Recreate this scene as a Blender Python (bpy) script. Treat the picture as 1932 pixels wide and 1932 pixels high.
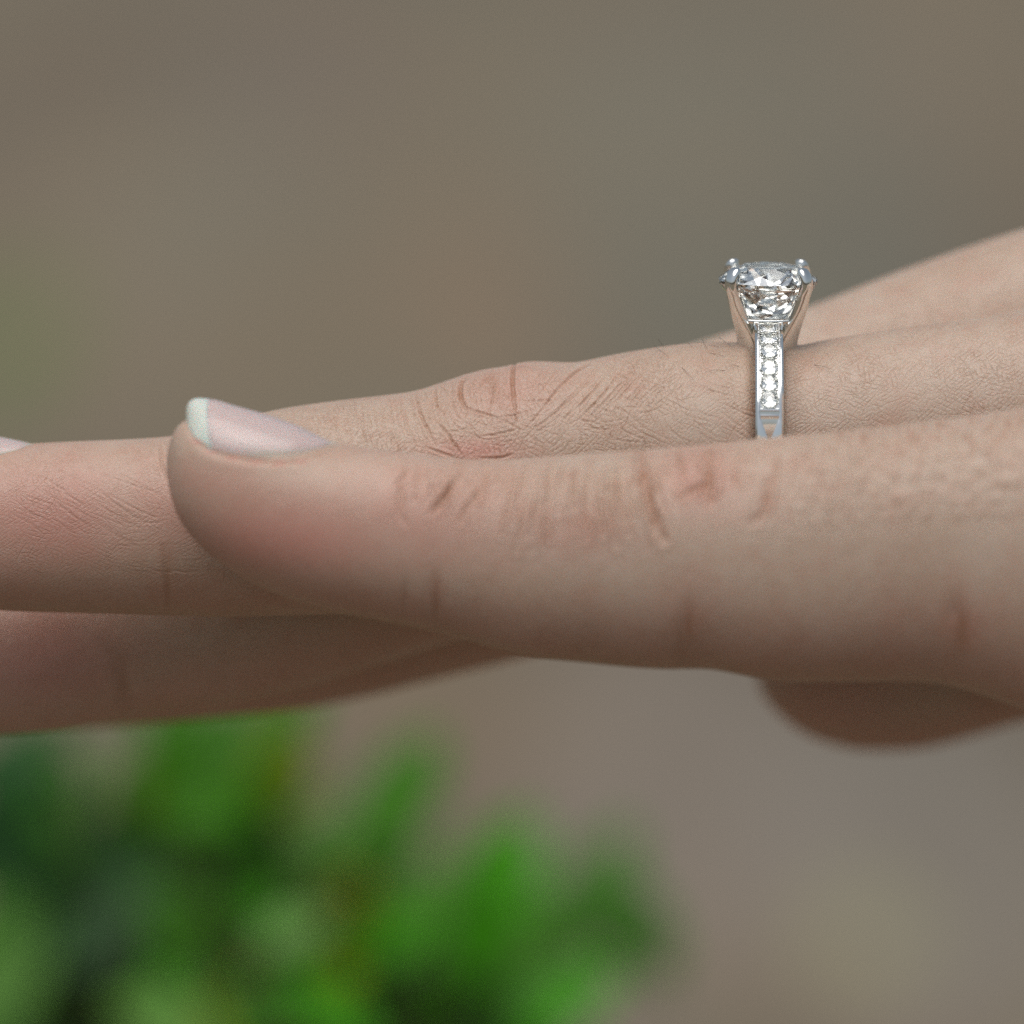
import bpy, bmesh, math, random
import numpy as np
from mathutils import Vector, Matrix

for o in list(bpy.data.objects):
    bpy.data.objects.remove(o, do_unlink=True)
sc = bpy.context.scene
COL = sc.collection
rnd = random.Random(7)
nrs = np.random.RandomState(11)

# ------------------------------------------------------------------ camera, sky, sun, exposure
MM = 0.001
PITCH = math.radians(10.5)
DIST = 400.0                      # mm from the lens to the ring
KPX = 69.0 / 1932.0               # mm of the ring's plane per unit of layout
RIGHT = np.array([1.0, 0, 0])
UP = np.array([0, math.sin(PITCH), math.cos(PITCH)])
FWD = np.array([0, math.cos(PITCH), -math.sin(PITCH)])
HAND_HEIGHT = 0.30                # metres above the ground

cam_d = bpy.data.cameras.new("camera")
cam = bpy.data.objects.new("camera", cam_d)
COL.objects.link(cam)
cam.location = Vector(-FWD * DIST * MM)
cam.rotation_euler = (math.pi / 2 - PITCH, 0, 0)
cam_d.sensor_width = 36.0
cam_d.lens = 36.0 * DIST / 69.0
cam_d.clip_start = 0.01
cam_d.clip_end = 2000.0
cam_d.dof.use_dof = True
cam_d.dof.focus_distance = (DIST + 4.0) * MM
cam_d.dof.aperture_fstop = cam_d.lens / 15.0
cam_d.dof.aperture_blades = 0
sc.camera = cam

SUN_EL, SUN_AZ = math.radians(72), math.radians(-112)     # azimuth from +X: behind the camera, a little left
world = bpy.data.worlds.new("World")
sc.world = world
world.use_nodes = True
wn = world.node_tree
wn.nodes.clear()
w_out = wn.nodes.new("ShaderNodeOutputWorld")
w_bg = wn.nodes.new("ShaderNodeBackground")
w_sky = wn.nodes.new("ShaderNodeTexSky")
w_sky.sky_type = 'NISHITA'
w_sky.sun_disc = False
w_sky.sun_elevation = SUN_EL
w_sky.sun_rotation = math.pi / 2 - SUN_AZ
w_sky.dust_density = 4.0
w_sky.air_density = 1.0
w_hs = wn.nodes.new("ShaderNodeHueSaturation")            # a hazier version of that sky
w_hs.inputs["Saturation"].default_value = 0.6
w_hs.inputs["Hue"].default_value = 0.485
wn.links.new(w_sky.outputs[0], w_hs.inputs["Color"])
wn.links.new(w_hs.outputs[0], w_bg.inputs["Color"])
wn.links.new(w_bg.outputs[0], w_out.inputs["Surface"])
w_bg.inputs["Strength"].default_value = 0.08

sun_d = bpy.data.lights.new("sun", 'SUN')
sun = bpy.data.objects.new("sun", sun_d)
COL.objects.link(sun)
sun_d.energy = 1.5
sun_d.angle = math.radians(65)
sun_d.color = (1.0, 0.985, 0.96)
sdir = Vector((math.cos(SUN_EL) * math.cos(SUN_AZ), math.cos(SUN_EL) * math.sin(SUN_AZ), math.sin(SUN_EL)))
sun.rotation_euler = sdir.to_track_quat('Z', 'Y').to_euler()

sc.view_settings.view_transform = 'Standard'
sc.view_settings.look = 'None'
sc.view_settings.gamma = 1.0
sc.view_settings.exposure = 0.27
sc.render.engine = 'CYCLES'
sc.cycles.max_bounces = 16
sc.cycles.transmission_bounces = 14
sc.cycles.glossy_bounces = 8
sc.cycles.diffuse_bounces = 4
sc.cycles.use_denoising = False          # what is left of the noise is about the photograph's own grain
sc.cycles.use_adaptive_sampling = False
sc.cycles.sample_clamp_indirect = 6.0

# ------------------------------------------------------------------ helpers
def P(u, v, d):
    """layout (u right, v down, 1932 units across the ring's plane) at depth d mm -> world metres"""
    u, v, d = np.broadcast_arrays(np.asarray(u, float), np.asarray(v, float), np.asarray(d, float))
    f = KPX * (1 + d / DIST)
    x, z = (u - 966) * f, -(v - 966) * f
    return (x[..., None] * RIGHT + z[..., None] * UP + d[..., None] * FWD) * MM

def invP(co):
    co = co / MM
    x, z, d = co @ RIGHT, co @ UP, co @ FWD
    f = KPX * (1 + d / DIST)
    return x / f + 966, 966 - z / f, d

def link(name, me, mat=None, parent=None):
    o = bpy.data.objects.new(name, me)
    COL.objects.link(o)
    if mat is not None and len(me.materials) == 0:
        me.materials.append(mat)
    if parent is not None:
        o.parent = parent
    return o

def tag(o, label=None, cat=None, group=None, kind=None):
    if label: o["label"] = label
    if cat: o["category"] = cat
    if group: o["group"] = group
    if kind: o["kind"] = kind
    return o

def mesh_from(name, verts, faces, smooth=True, sharp=None):
    me = bpy.data.meshes.new(name)
    me.from_pydata([tuple(map(float, v)) for v in verts], [], faces)
    me.validate()
    me.update()
    if smooth:
        me.polygons.foreach_set("use_smooth", [True] * len(me.polygons))
        if sharp is not None:
            me.set_sharp_from_angle(angle=math.radians(sharp))
    return me

def grid_faces(n, m, closed_m=True, flip=False):
    fs = []
    for i in range(n - 1):
        for j in range(m if closed_m else m - 1):
            j2 = (j + 1) % m
            q = (i * m + j, i * m + j2, (i + 1) * m + j2, (i + 1) * m + j)
            fs.append(q[::-1] if flip else q)
    return fs

def empty(name, loc, rot=None):
    o = bpy.data.objects.new(name, None)
    COL.objects.link(o)
    o.empty_display_size = 0.005
    o.location = loc
    if rot is not None:
        o.rotation_euler = rot
    return o

def pchip(x, y, xq):
    """monotone cubic interpolation"""
    x, y, xq = np.asarray(x, float), np.asarray(y, float), np.asarray(xq, float)
    h = np.diff(x); dl = np.diff(y) / h
    m = np.zeros_like(y)
    m[0], m[-1] = dl[0], dl[-1]
    for i in range(1, len(x) - 1):
        if dl[i-1] * dl[i] > 0:
            w1, w2 = 2*h[i] + h[i-1], h[i] + 2*h[i-1]
            m[i] = (w1 + w2) / (w1 / dl[i-1] + w2 / dl[i])
    xc = np.clip(xq, x[0], x[-1])
    i = np.clip(np.searchsorted(x, xc, side='right') - 1, 0, len(x) - 2)
    t = (xc - x[i]) / h[i]
    return ((2*t**3 - 3*t**2 + 1)*y[i] + (t**3 - 2*t**2 + t)*h[i]*m[i]
            + (-2*t**3 + 3*t**2)*y[i+1] + (t**3 - t**2)*h[i]*m[i+1])

class NT:
    """small helper to write node trees"""
    def __init__(self, name):
        self.mat = bpy.data.materials.new(name)
        self.mat.use_nodes = True
        self.t = self.mat.node_tree
        self.b = self.t.nodes["Principled BSDF"]
        self.out = self.t.nodes["Material Output"]
    def n(self, typ, ins=None, **kw):
        nd = self.t.nodes.new(typ)
        for k, v in kw.items():
            setattr(nd, k, v)
        for k, v in (ins or {}).items():
            if hasattr(v, "is_output") or isinstance(v, bpy.types.NodeSocket):
                self.t.links.new(v, nd.inputs[k])
            else:
                nd.inputs[k].default_value = v
        return nd
    def math(self, op, a, b=0.0, c=None, clamp=False):
        ins = {0: a, 1: b}
        if c is not None: ins[2] = c
        return self.n("ShaderNodeMath", ins, operation=op, use_clamp=clamp).outputs[0]
    def mix(self, fac, a, b, blend='MIX'):
        nd = self.t.nodes.new("ShaderNodeMix")
        nd.data_type = 'RGBA'; nd.blend_type = blend
        for k, v in ((0, fac), (6, a), (7, b)):
            if isinstance(v, bpy.types.NodeSocket): self.t.links.new(v, nd.inputs[k])
            else: nd.inputs[k].default_value = v
        return nd.outputs[2]
    def ramp(self, fac, stops):
        nd = self.t.nodes.new("ShaderNodeValToRGB")
        el = nd.color_ramp.elements
        while len(el) < len(stops): el.new(0.5)
        for e, (p, c) in zip(el, stops):
            e.position = p; e.color = c
        self.t.links.new(fac, nd.inputs[0])
        return nd.outputs[0]
    def set(self, k, v):
        if isinstance(v, bpy.types.NodeSocket): self.t.links.new(v, self.b.inputs[k])
        else: self.b.inputs[k].default_value = v

# ------------------------------------------------------------------ materials
def mat_skin():
    N = NT("skin")
    uvm = N.n("ShaderNodeAttribute", attribute_name="skin_uv")
    red = N.n("ShaderNodeAttribute", attribute_name="redness").outputs["Fac"]
    crs = N.n("ShaderNodeAttribute", attribute_name="crease").outputs["Fac"]
    mic = N.n("ShaderNodeAttribute", attribute_name="micro").outputs["Fac"]
    tc = N.n("ShaderNodeTexCoord").outputs["Object"]
    # mottling of the skin
    n1 = N.n("ShaderNodeTexNoise", {"Vector": tc, "Scale": 160.0, "Detail": 4.0, "Roughness": 0.6}).outputs[0]
    n2 = N.n("ShaderNodeTexNoise", {"Vector": tc, "Scale": 700.0, "Detail": 3.0, "Roughness": 0.6}).outputs[0]
    base = N.ramp(n1, [(0.30, (0.427, 0.291, 0.202, 1)), (0.52, (0.471, 0.340, 0.247, 1)), (0.72, (0.502, 0.383, 0.292, 1))])
    base = N.mix(N.math('MULTIPLY', n2, 0.4), base, (0.518, 0.417, 0.343, 1))
    n5 = N.n("ShaderNodeTexNoise", {"Vector": tc, "Scale": 420.0, "Detail": 2.0, "Roughness": 0.5}).outputs[0]
    base = N.mix(N.n("ShaderNodeMapRange", {0: n5, 1: 0.5, 2: 0.72, 3: 0.0, 4: 0.34}).outputs[0], base, (0.443, 0.238, 0.165, 1))
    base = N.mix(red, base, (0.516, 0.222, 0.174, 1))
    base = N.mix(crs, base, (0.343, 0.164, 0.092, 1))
    # skin furrows: sets of crossed lines along the finger's own coordinates (mm), broken up by noise
    uvv = uvm.outputs["Vector"]
    wob = N.n("ShaderNodeTexNoise", {"Vector": uvv, "Scale": 0.34, "Detail": 1.5, "Roughness": 0.5}).outputs["Color"]
    vary = N.n("ShaderNodeTexNoise", {"Vector": uvv, "Scale": 0.22, "Detail": 2.0}).outputs[0]
    mic = N.math('MULTIPLY', mic, N.n("ShaderNodeMapRange", {0: vary, 1: 0.3, 2: 0.7, 3: 0.45, 4: 1.15}).outputs[0])
    wsep = N.n("ShaderNodeSeparateColor", {0: wob})
    xyz = N.n("ShaderNodeSeparateXYZ", {0: uvv})
    lines = None
    for ang, fr, ch, k in ((0.80, 1.6, 0, 2.0), (-0.62, 1.8, 1, 2.0), (1.55, 1.3, 2, 2.0), (0.25, 3.1, 1, 2.6), (1.15, 3.5, 0, 2.6), (-1.0, 3.8, 2, 2.6)):
        t = N.math('MULTIPLY_ADD', xyz.outputs[0], math.cos(ang) * fr, N.math('MULTIPLY', xyz.outputs[1], math.sin(ang) * fr))
        t = N.math('MULTIPLY_ADD', wsep.outputs[ch], k, t)
        d0 = N.math('ABSOLUTE', N.math('SUBTRACT', N.math('FRACT', t), 0.5))
        ln = N.n("ShaderNodeMapRange", {0: d0, 1: 0.0, 2: 0.085 * fr / 1.2, 3: 1.0, 4: 0.0}, interpolation_type='SMOOTHSTEP').outputs[0]
        mk = N.n("ShaderNodeTexNoise", {"Vector": uvv, "Scale": 0.75 + 0.13 * fr, "Detail": 1.0}, noise_dimensions='4D')
        mk.inputs["W"].default_value = ang * 7
        mk = N.n("ShaderNodeMapRange", {0: mk.outputs[0], 1: 0.40, 2: 0.66, 3: 0.0, 4: 1.0}).outputs[0]
        ln = N.math('MULTIPLY', ln, mk)
        lines = ln if lines is None else N.math('MAXIMUM', lines, ln)
    v2 = N.n("ShaderNodeTexVoronoi", {"Vector": N.n("ShaderNodeVectorMath", {0: uvv, 1: wob}, operation='ADD').outputs[0], "Scale": 3.6, "Randomness": 1.0}, feature='DISTANCE_TO_EDGE', voronoi_dimensions='2D').outputs["Distance"]
    f2 = N.n("ShaderNodeMapRange", {0: v2, 1: 0.0, 2: 0.35, 3: 0.0, 4: 1.0}, interpolation_type='SMOOTHSTEP').outputs[0]
    n3 = N.n("ShaderNodeTexNoise", {"Vector": tc, "Scale": 4200.0, "Detail": 3.0, "Roughness": 0.7}).outputs[0]
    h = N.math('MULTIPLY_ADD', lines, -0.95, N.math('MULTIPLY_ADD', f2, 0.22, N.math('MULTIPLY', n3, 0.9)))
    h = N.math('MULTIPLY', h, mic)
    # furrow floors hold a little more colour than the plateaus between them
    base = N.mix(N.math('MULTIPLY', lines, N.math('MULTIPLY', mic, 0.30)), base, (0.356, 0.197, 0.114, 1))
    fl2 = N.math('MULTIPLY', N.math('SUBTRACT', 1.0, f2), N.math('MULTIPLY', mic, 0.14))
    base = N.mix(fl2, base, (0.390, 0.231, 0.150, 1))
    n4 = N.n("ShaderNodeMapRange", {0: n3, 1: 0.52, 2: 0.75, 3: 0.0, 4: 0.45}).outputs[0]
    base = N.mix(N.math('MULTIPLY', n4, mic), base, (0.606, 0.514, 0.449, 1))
    bmp = N.n("ShaderNodeBump", {"Height": h, "Strength": 0.6, "Distance": 0.00005})
    N.set("Normal", bmp.outputs[0])
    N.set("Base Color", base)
    N.set("Roughness", N.math('MULTIPLY_ADD', n2, 0.15, 0.42))
    N.set("IOR", 1.45)
    N.set("Specular IOR Level", 0.7)
    N.set("Subsurface Weight", 0.28)
    N.set("Subsurface Radius", (1.0, 0.36, 0.2))
    N.set("Subsurface Scale", 0.00062)
    return N.mat

def mat_nail(col, name, sss=0.6, rough=0.2):
    N = NT(name)
    tc = N.n("ShaderNodeTexCoord").outputs["Object"]
    n1 = N.n("ShaderNodeTexNoise", {"Vector": tc, "Scale": 300.0, "Detail": 2.0}).outputs[0]
    c = N.mix(N.math('MULTIPLY', n1, 0.5), col, tuple(min(1, x * 1.12) for x in col[:3]) + (1,))
    rim = N.n("ShaderNodeAttribute", attribute_name="rim").outputs["Fac"]
    c = N.mix(rim, c, (0.58, 0.50, 0.39, 1))
    N.set("Base Color", c)
    N.set("Roughness", rough)
    N.set("IOR", 1.5)
    N.set("Subsurface Weight", sss)
    N.set("Subsurface Radius", (1.0, 0.5, 0.4))
    N.set("Subsurface Scale", 0.0008)
    return N.mat

def mat_metal():
    N = NT("white_gold")
    tc = N.n("ShaderNodeTexCoord").outputs["Object"]
    n1 = N.n("ShaderNodeTexNoise", {"Vector": tc, "Scale": 2500.0, "Detail": 3.0}).outputs[0]
    N.set("Base Color", (0.86, 0.865, 0.835, 1))
    N.set("Metallic", 1.0)
    N.set("Roughness", N.math('MULTIPLY_ADD', n1, 0.10, 0.05))
    b = N.n("ShaderNodeBump", {"Height": n1, "Strength": 0.15, "Distance": 0.00002})
    N.set("Normal", b.outputs[0])
    return N.mat

def mat_diamond():
    m = bpy.data.materials.new("diamond")
    m.use_nodes = True
    t = m.node_tree
    t.nodes.clear()
    o = t.nodes.new("ShaderNodeOutputMaterial")
    g = t.nodes.new("ShaderNodeBsdfGlass")
    g.inputs["IOR"].default_value = 2.38
    g.inputs["Roughness"].default_value = 0.0
    g.inputs["Color"].default_value = (0.995, 0.998, 0.988, 1)
    t.links.new(g.outputs[0], o.inputs["Surface"])
    return m

def ground_spot(x, y, rx):
    """where the ground lies behind a spot of the picture (2889 px), and a patch's half sizes there"""
    u, v = x / 1.4953, y / 1.4953
    dv = P(u, v, 0) * 1.0 - np.array(cam.location)
    t = (-HAND_HEIGHT - cam.location.z) / dv[2]
    h = np.array(cam.location) + dv * t
    w = rx / 1.4953 * KPX * MM * t
    return h[0], h[1], w, w / max(0.08, -dv[2] / np.linalg.norm(dv))
GROUND_PATCHES = [ground_spot(x, y, r) + (c, a) for x, y, r, c, a in [
    (2050, 420, 620, (0.14, 0.145, 0.11), 0.42), (1330, 880, 330, (0.25, 0.158, 0.09), 0.36), (330, 800, 420, (0.22, 0.15, 0.088), 0.32),
    (60, 520, 230, (0.095, 0.075, 0.055), 0.47), (0, 970, 190, (0.06, 0.13, 0.02), 0.85), (2450, 2540, 150, (0.29, 0.285, 0.10), 0.95),
    (1900, 2150, 480, (0.225, 0.187, 0.150), 0.5), (2650, 2350, 520, (0.21, 0.188, 0.155), 0.5), (850, 150, 300, (0.135, 0.108, 0.085), 0.43),
    (2600, 2860, 300, (0.19, 0.155, 0.125), 0.36), (1700, 2750, 200, (0.16, 0.145, 0.10), 0.36), (2550, 150, 300, (0.215, 0.155, 0.10), 0.29)]]
def mat_ground():
    N = NT("dry_soil")
    tc = N.n("ShaderNodeTexCoord").outputs["Object"]
    mp = N.n("ShaderNodeMapping", {"Vector": tc, "Scale": (1.0, 0.33, 1.0)}).outputs[0]
    n1 = N.n("ShaderNodeTexNoise", {"Vector": mp, "Scale": 4.2, "Detail": 2.5, "Roughness": 0.5}).outputs[0]
    n2 = N.n("ShaderNodeTexNoise", {"Vector": mp, "Scale": 8.0, "Detail": 2.0, "Roughness": 0.5}).outputs["Color"]
    n3 = N.n("ShaderNodeTexNoise", {"Vector": tc, "Scale": 90.0, "Detail": 3.0, "Roughness": 0.55}).outputs[0]
    c = N.ramp(n1, [(0.30, (0.087, 0.070, 0.050, 1)), (0.46, (0.133, 0.106, 0.069, 1)),
                    (0.60, (0.155, 0.124, 0.078, 1)), (0.75, (0.159, 0.142, 0.106, 1))])
    s = N.n("ShaderNodeSeparateColor", {0: n2})
    gm = N.n("ShaderNodeMapRange", {0: s.outputs[0], 1: 0.5, 2: 0.72, 3: 0.0, 4: 0.5}).outputs[0]
    c = N.mix(gm, c, (0.099, 0.111, 0.075, 1))
    om = N.n("ShaderNodeMapRange", {0: s.outputs[1], 1: 0.52, 2: 0.72, 3: 0.0, 4: 0.6}).outputs[0]
    c = N.mix(om, c, (0.189, 0.124, 0.068, 1))
    # patches of moss, bark litter and paler soil
    sxyz = N.n("ShaderNodeSeparateXYZ", {0: tc})
    for (gx, gy, rx, ry, col, amt) in GROUND_PATCHES:
        dx = N.math('MULTIPLY', N.math('SUBTRACT', sxyz.outputs[0], gx), 1 / rx)
        dy = N.math('MULTIPLY', N.math('SUBTRACT', sxyz.outputs[1], gy), 1 / ry)
        q = N.math('ADD', N.math('MULTIPLY', dx, dx), N.math('MULTIPLY', dy, dy))
        q = N.math('ADD', q, N.math('MULTIPLY_ADD', n1, 1.2, -0.6))
        m_ = N.n("ShaderNodeMapRange", {0: q, 1: 1.3, 2: 0.15, 3: 0.0, 4: amt}, interpolation_type='SMOOTHSTEP').outputs[0]
        c = N.mix(m_, c, col + (1,))
    c = N.mix(N.math('MULTIPLY', n3, 0.5), c, N.mix(0.25, c, (0.250, 0.218, 0.156, 1)))
    N.set("Base Color", c)
    N.set("Roughness", 0.95)
    b = N.n("ShaderNodeBump", {"Height": n3, "Strength": 0.4, "Distance": 0.003})
    N.set("Normal", b.outputs[0])
    return N.mat

def mat_leaf(name, c1, c2, rough=0.38):
    N = NT(name)
    tc = N.n("ShaderNodeTexCoord").outputs["Object"]
    oi = N.n("ShaderNodeObjectInfo").outputs["Random"]
    n1 = N.n("ShaderNodeTexNoise", {"Vector": tc, "Scale": 180.0, "Detail": 3.0}).outputs[0]
    f = N.math('ADD', N.math('MULTIPLY', n1, 0.5), N.math('MULTIPLY', oi, 0.5))
    c = N.mix(f, c1, c2)
    N.set("Base Color", c)
    N.set("Roughness", rough)
    N.set("Specular IOR Level", 0.2)
    # thin leaves let light through
    tr = N.n("ShaderNodeBsdfTranslucent", {"Color": c})
    mx = N.n("ShaderNodeMixShader", {0: 0.4, 1: N.b.outputs[0], 2: tr.outputs[0]})
    N.t.links.new(mx.outputs[0], N.out.inputs["Surface"])
    return N.mat

def mat_plain(name, col, rough=0.8, var=0.4, scale=300.0):
    N = NT(name)
    tc = N.n("ShaderNodeTexCoord").outputs["Object"]
    oi = N.n("ShaderNodeObjectInfo").outputs["Random"]
    n1 = N.n("ShaderNodeTexNoise", {"Vector": tc, "Scale": scale, "Detail": 4.0}).outputs[0]
    f = N.math('ADD', N.math('MULTIPLY', n1, 0.6), N.math('MULTIPLY', oi, 0.4))
    c = N.mix(f, tuple(x * (1 - var) for x in col[:3]) + (1,), tuple(min(1, x * (1 + var)) for x in col[:3]) + (1,))
    N.set("Base Color", c)
    N.set("Roughness", rough)
    return N.mat

M_SKIN = mat_skin()
M_NAIL = mat_nail((0.575, 0.44, 0.41, 1), "nail_bed")
M_TIP = mat_nail((0.67, 0.665, 0.58, 1), "nail_free_edge", 0.7, 0.22)
M_METAL = mat_metal()
M_DIA = mat_diamond()
M_GROUND = mat_ground()

# ------------------------------------------------------------------ the ground
def build_ground():
    ys = np.concatenate([np.linspace(-3, 6, 121), np.geomspace(6.4, 1500, 26)])
    xs = np.concatenate([-np.geomspace(1500, 3.3, 22), np.linspace(-3, 3, 101), np.geomspace(3.3, 1500, 22)])
    X, Y = np.meshgrid(xs, ys, indexing='ij')
    Z = np.zeros_like(X)
    for k in range(26):
        fx, fy = nrs.uniform(-9, 9, 2)
        Z += 0.0035 * np.sin(fx * X + fy * Y + nrs.uniform(0, 6.28))
    Z *= np.exp(-(X**2 + Y**2) / 40.0)
    V = np.stack([X, Y, Z - HAND_HEIGHT], -1).reshape(-1, 3)
    me = mesh_from("ground", V, grid_faces(len(xs), len(ys), closed_m=False))
    g = link("ground", me, M_GROUND)
    tag(g, "dry grey brown soil, far out of focus behind the hand", kind="structure")
build_ground()

# ------------------------------------------------------------------ the hand
# each finger: stations (u, top v, bottom v), depth stations (u, d), depth/height ratio of the section
FING = {}
def finger(name, st, dep, ratio, n=2.25):
    st = np.array(st, float)
    FING[name] = dict(st=st, u0=st[0, 0], u1=st[-1, 0], w=np.sqrt(st[:, 0] - st[0, 0]),
                      dep=np.array(dep, float), ratio=np.array(ratio, float), n=n)

def fsec(F, u):
    """section of a finger at u: centre v, half height (units), centre depth mm, half depth mm"""
    w = np.sqrt(np.clip(u - F['u0'], 0, F['u1'] - F['u0']))
    vt = pchip(F['w'], F['st'][:, 1], w)
    vb = pchip(F['w'], F['st'][:, 2], w)
    d = pchip(F['dep'][:, 0], F['dep'][:, 1], u)
    r = pchip(F['ratio'][:, 0], F['ratio'][:, 1], u)
    rv = np.maximum((vb - vt) / 2, 1e-3)
    return (vt + vb) / 2, rv, d, rv * KPX * (1 + d / DIST) * r

finger("little", [(312,876,876),(318,838,918),(328,812,958),(345,792,992),(365,786,1017),(392,784,1045),(420,787,1066),(460,795,1093),
    (500,806,1112),(540,816,1128),(580,827,1140),(620,836,1151),(660,841,1160),(700,845,1168),(750,851,1178),(800,857,1188),(850,863,1201),(900,867,1214),
    (950,867,1228),(1000,864,1240),(1100,856,1250),(1200,849,1260),(1260,844,1263),(1330,839,1262),(1380,833,1270),(1430,827,1280),(1500,821,1287),(1600,812,1287),(1700,801,1286),
    (1780,790,1292),(1850,779,1312),(1932,765,1342),(2050,740,1385),(2250,690,1430),(2600,640,1440),(3000,640,1370),(3400,660,1280)],
    [(312,-3.2),(700,-4.6),(1300,-6.3),(1932,-8.0),(2600,-5),(3400,4)], [(312,0.95),(500,0.98),(800,0.98),(1500,0.86),(2200,0.8),(2600,0.95),(3400,1.0)])
finger("ring", [(-255,990,990),(-248,948,1030),(-235,915,1060),(-205,880,1090),(-150,855,1118),(-80,846,1138),(0,843,1152),(65,836,1155),(150,832,1157),(230,829,1159),(330,822,1162),(430,801,1164),(510,775,1162),(600,760,1160),(700,748,1156),
    (780,738,1150),(820,726,1146),(860,712,1142),(900,701,1137),(935,693,1132),(968,690,1127),(1000,681,1122),(1040,682,1116),(1080,684,1110),(1115,678,1105),(1150,670,1099),(1200,661,1092),(1260,652,1085),(1330,645,1075),(1380,645,1066),
    (1440,652,1056),(1500,652,1050),(1560,640,1046),(1650,626,1042),(1750,611,1038),(1850,597,1034),(1932,580,1030),(2080,550,1040),(2300,520,1080),(2700,505,1120),(3400,560,1130)],
    [(-255,9.5),(600,9.2),(1440,9.3),(1932,9.0),(2600,9.5),(3400,12)], [(-255,1.0),(300,1.02),(960,1.0),(1440,0.98),(2000,0.95),(3400,1.0)])
finger("middle", [(-420,1270,1270),(-410,1225,1312),(-390,1190,1345),(-340,1155,1375),(-250,1122,1395),(-120,1095,1397),(0,1075,1388),(120,1052,1378),(225,1032,1358),(300,1008,1342),(420,968,1328),(520,930,1312),(640,888,1278),(760,848,1240),(880,806,1202),(1000,762,1164),(1100,722,1128),
    (1200,684,1092),(1330,641,1046),(1440,607,1010),(1540,573,984),(1650,529,962),(1750,491,942),(1850,456,922),(1932,430,906),(2080,392,900),(2300,372,930),(2700,400,1010),(3400,520,1080)],
    [(-420,25.5),(600,24.8),(1400,24.5),(1932,24.6),(2600,24.5),(3400,21)], [(-420,1.0),(600,1.0),(1400,0.96),(1932,0.94),(3400,1.0)])
finger("index", [(-60,1240,1240),(-50,1202,1285),(-20,1165,1325),(40,1128,1360),(120,1100,1375),(200,1075,1373),(400,1020,1356),(540,985,1343),(700,940,1313),(800,910,1288),(900,880,1264),(1000,840,1240),(1100,800,1208),(1300,715,1130),
    (1500,640,1060),(1700,570,990),(1932,470,900),(2080,430,880),(2300,410,920),(2700,440,1000),(3400,540,1080)],
    [(-60,41.5),(600,40.5),(1400,40),(1932,39.5),(2600,37),(3400,29)], [(-60,1.0),(600,0.96),(1400,0.92),(1932,0.95),(3400,1.0)])
finger("thumb", [(1424,1262,1262),(1428,1226,1294),(1440,1196,1318),(1465,1168,1346),(1500,1145,1376),(1560,1122,1404),(1640,1108,1418),(1720,1102,1417),(1800,1092,1402),(1932,1065,1366),(2100,1010,1330),(2300,930,1300),(2700,760,1230),(3200,640,1120)],
    [(1424,50),(1932,50),(2300,47),(2700,38),(3200,28)], [(1424,0.92),(3200,1.0)])

def loft(F, du=9, m=64):
    w1 = math.sqrt(F['u1'] - F['u0'])
    us = [F['u0'] + (0.03 * w1 * i / 12) ** 2 for i in range(1, 13)]
    us = np.array(us + list(np.arange(us[-1] + 3, us[-1] + 40, 3)) )
    us = np.concatenate([us, np.arange(us[-1] + du, F['u1'], du)])
    vc, rv, dc, rd = fsec(F, us)
    th = np.linspace(0, 2 * np.pi, m, endpoint=False)
    e = 2.0 / F['n']
    c = np.sign(np.cos(th)) * np.abs(np.cos(th)) ** e
    s = np.sign(np.sin(th)) * np.abs(np.sin(th)) ** e
    C = P(us, vc, dc)
    rz = rv * KPX * (1 + dc / DIST)
    V = C[:, None, :] + (rz[:, None] * s[None])[..., None] * UP * MM + (rd[:, None] * c[None])[..., None] * FWD * MM
    V = V.reshape(-1, 3)
    f = grid_faces(len(us), m)
    n = len(us)
    f.append(tuple(range(m))[::-1]); f.append(tuple((n - 1) * m + j for j in range(m)))
    return V, f

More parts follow.
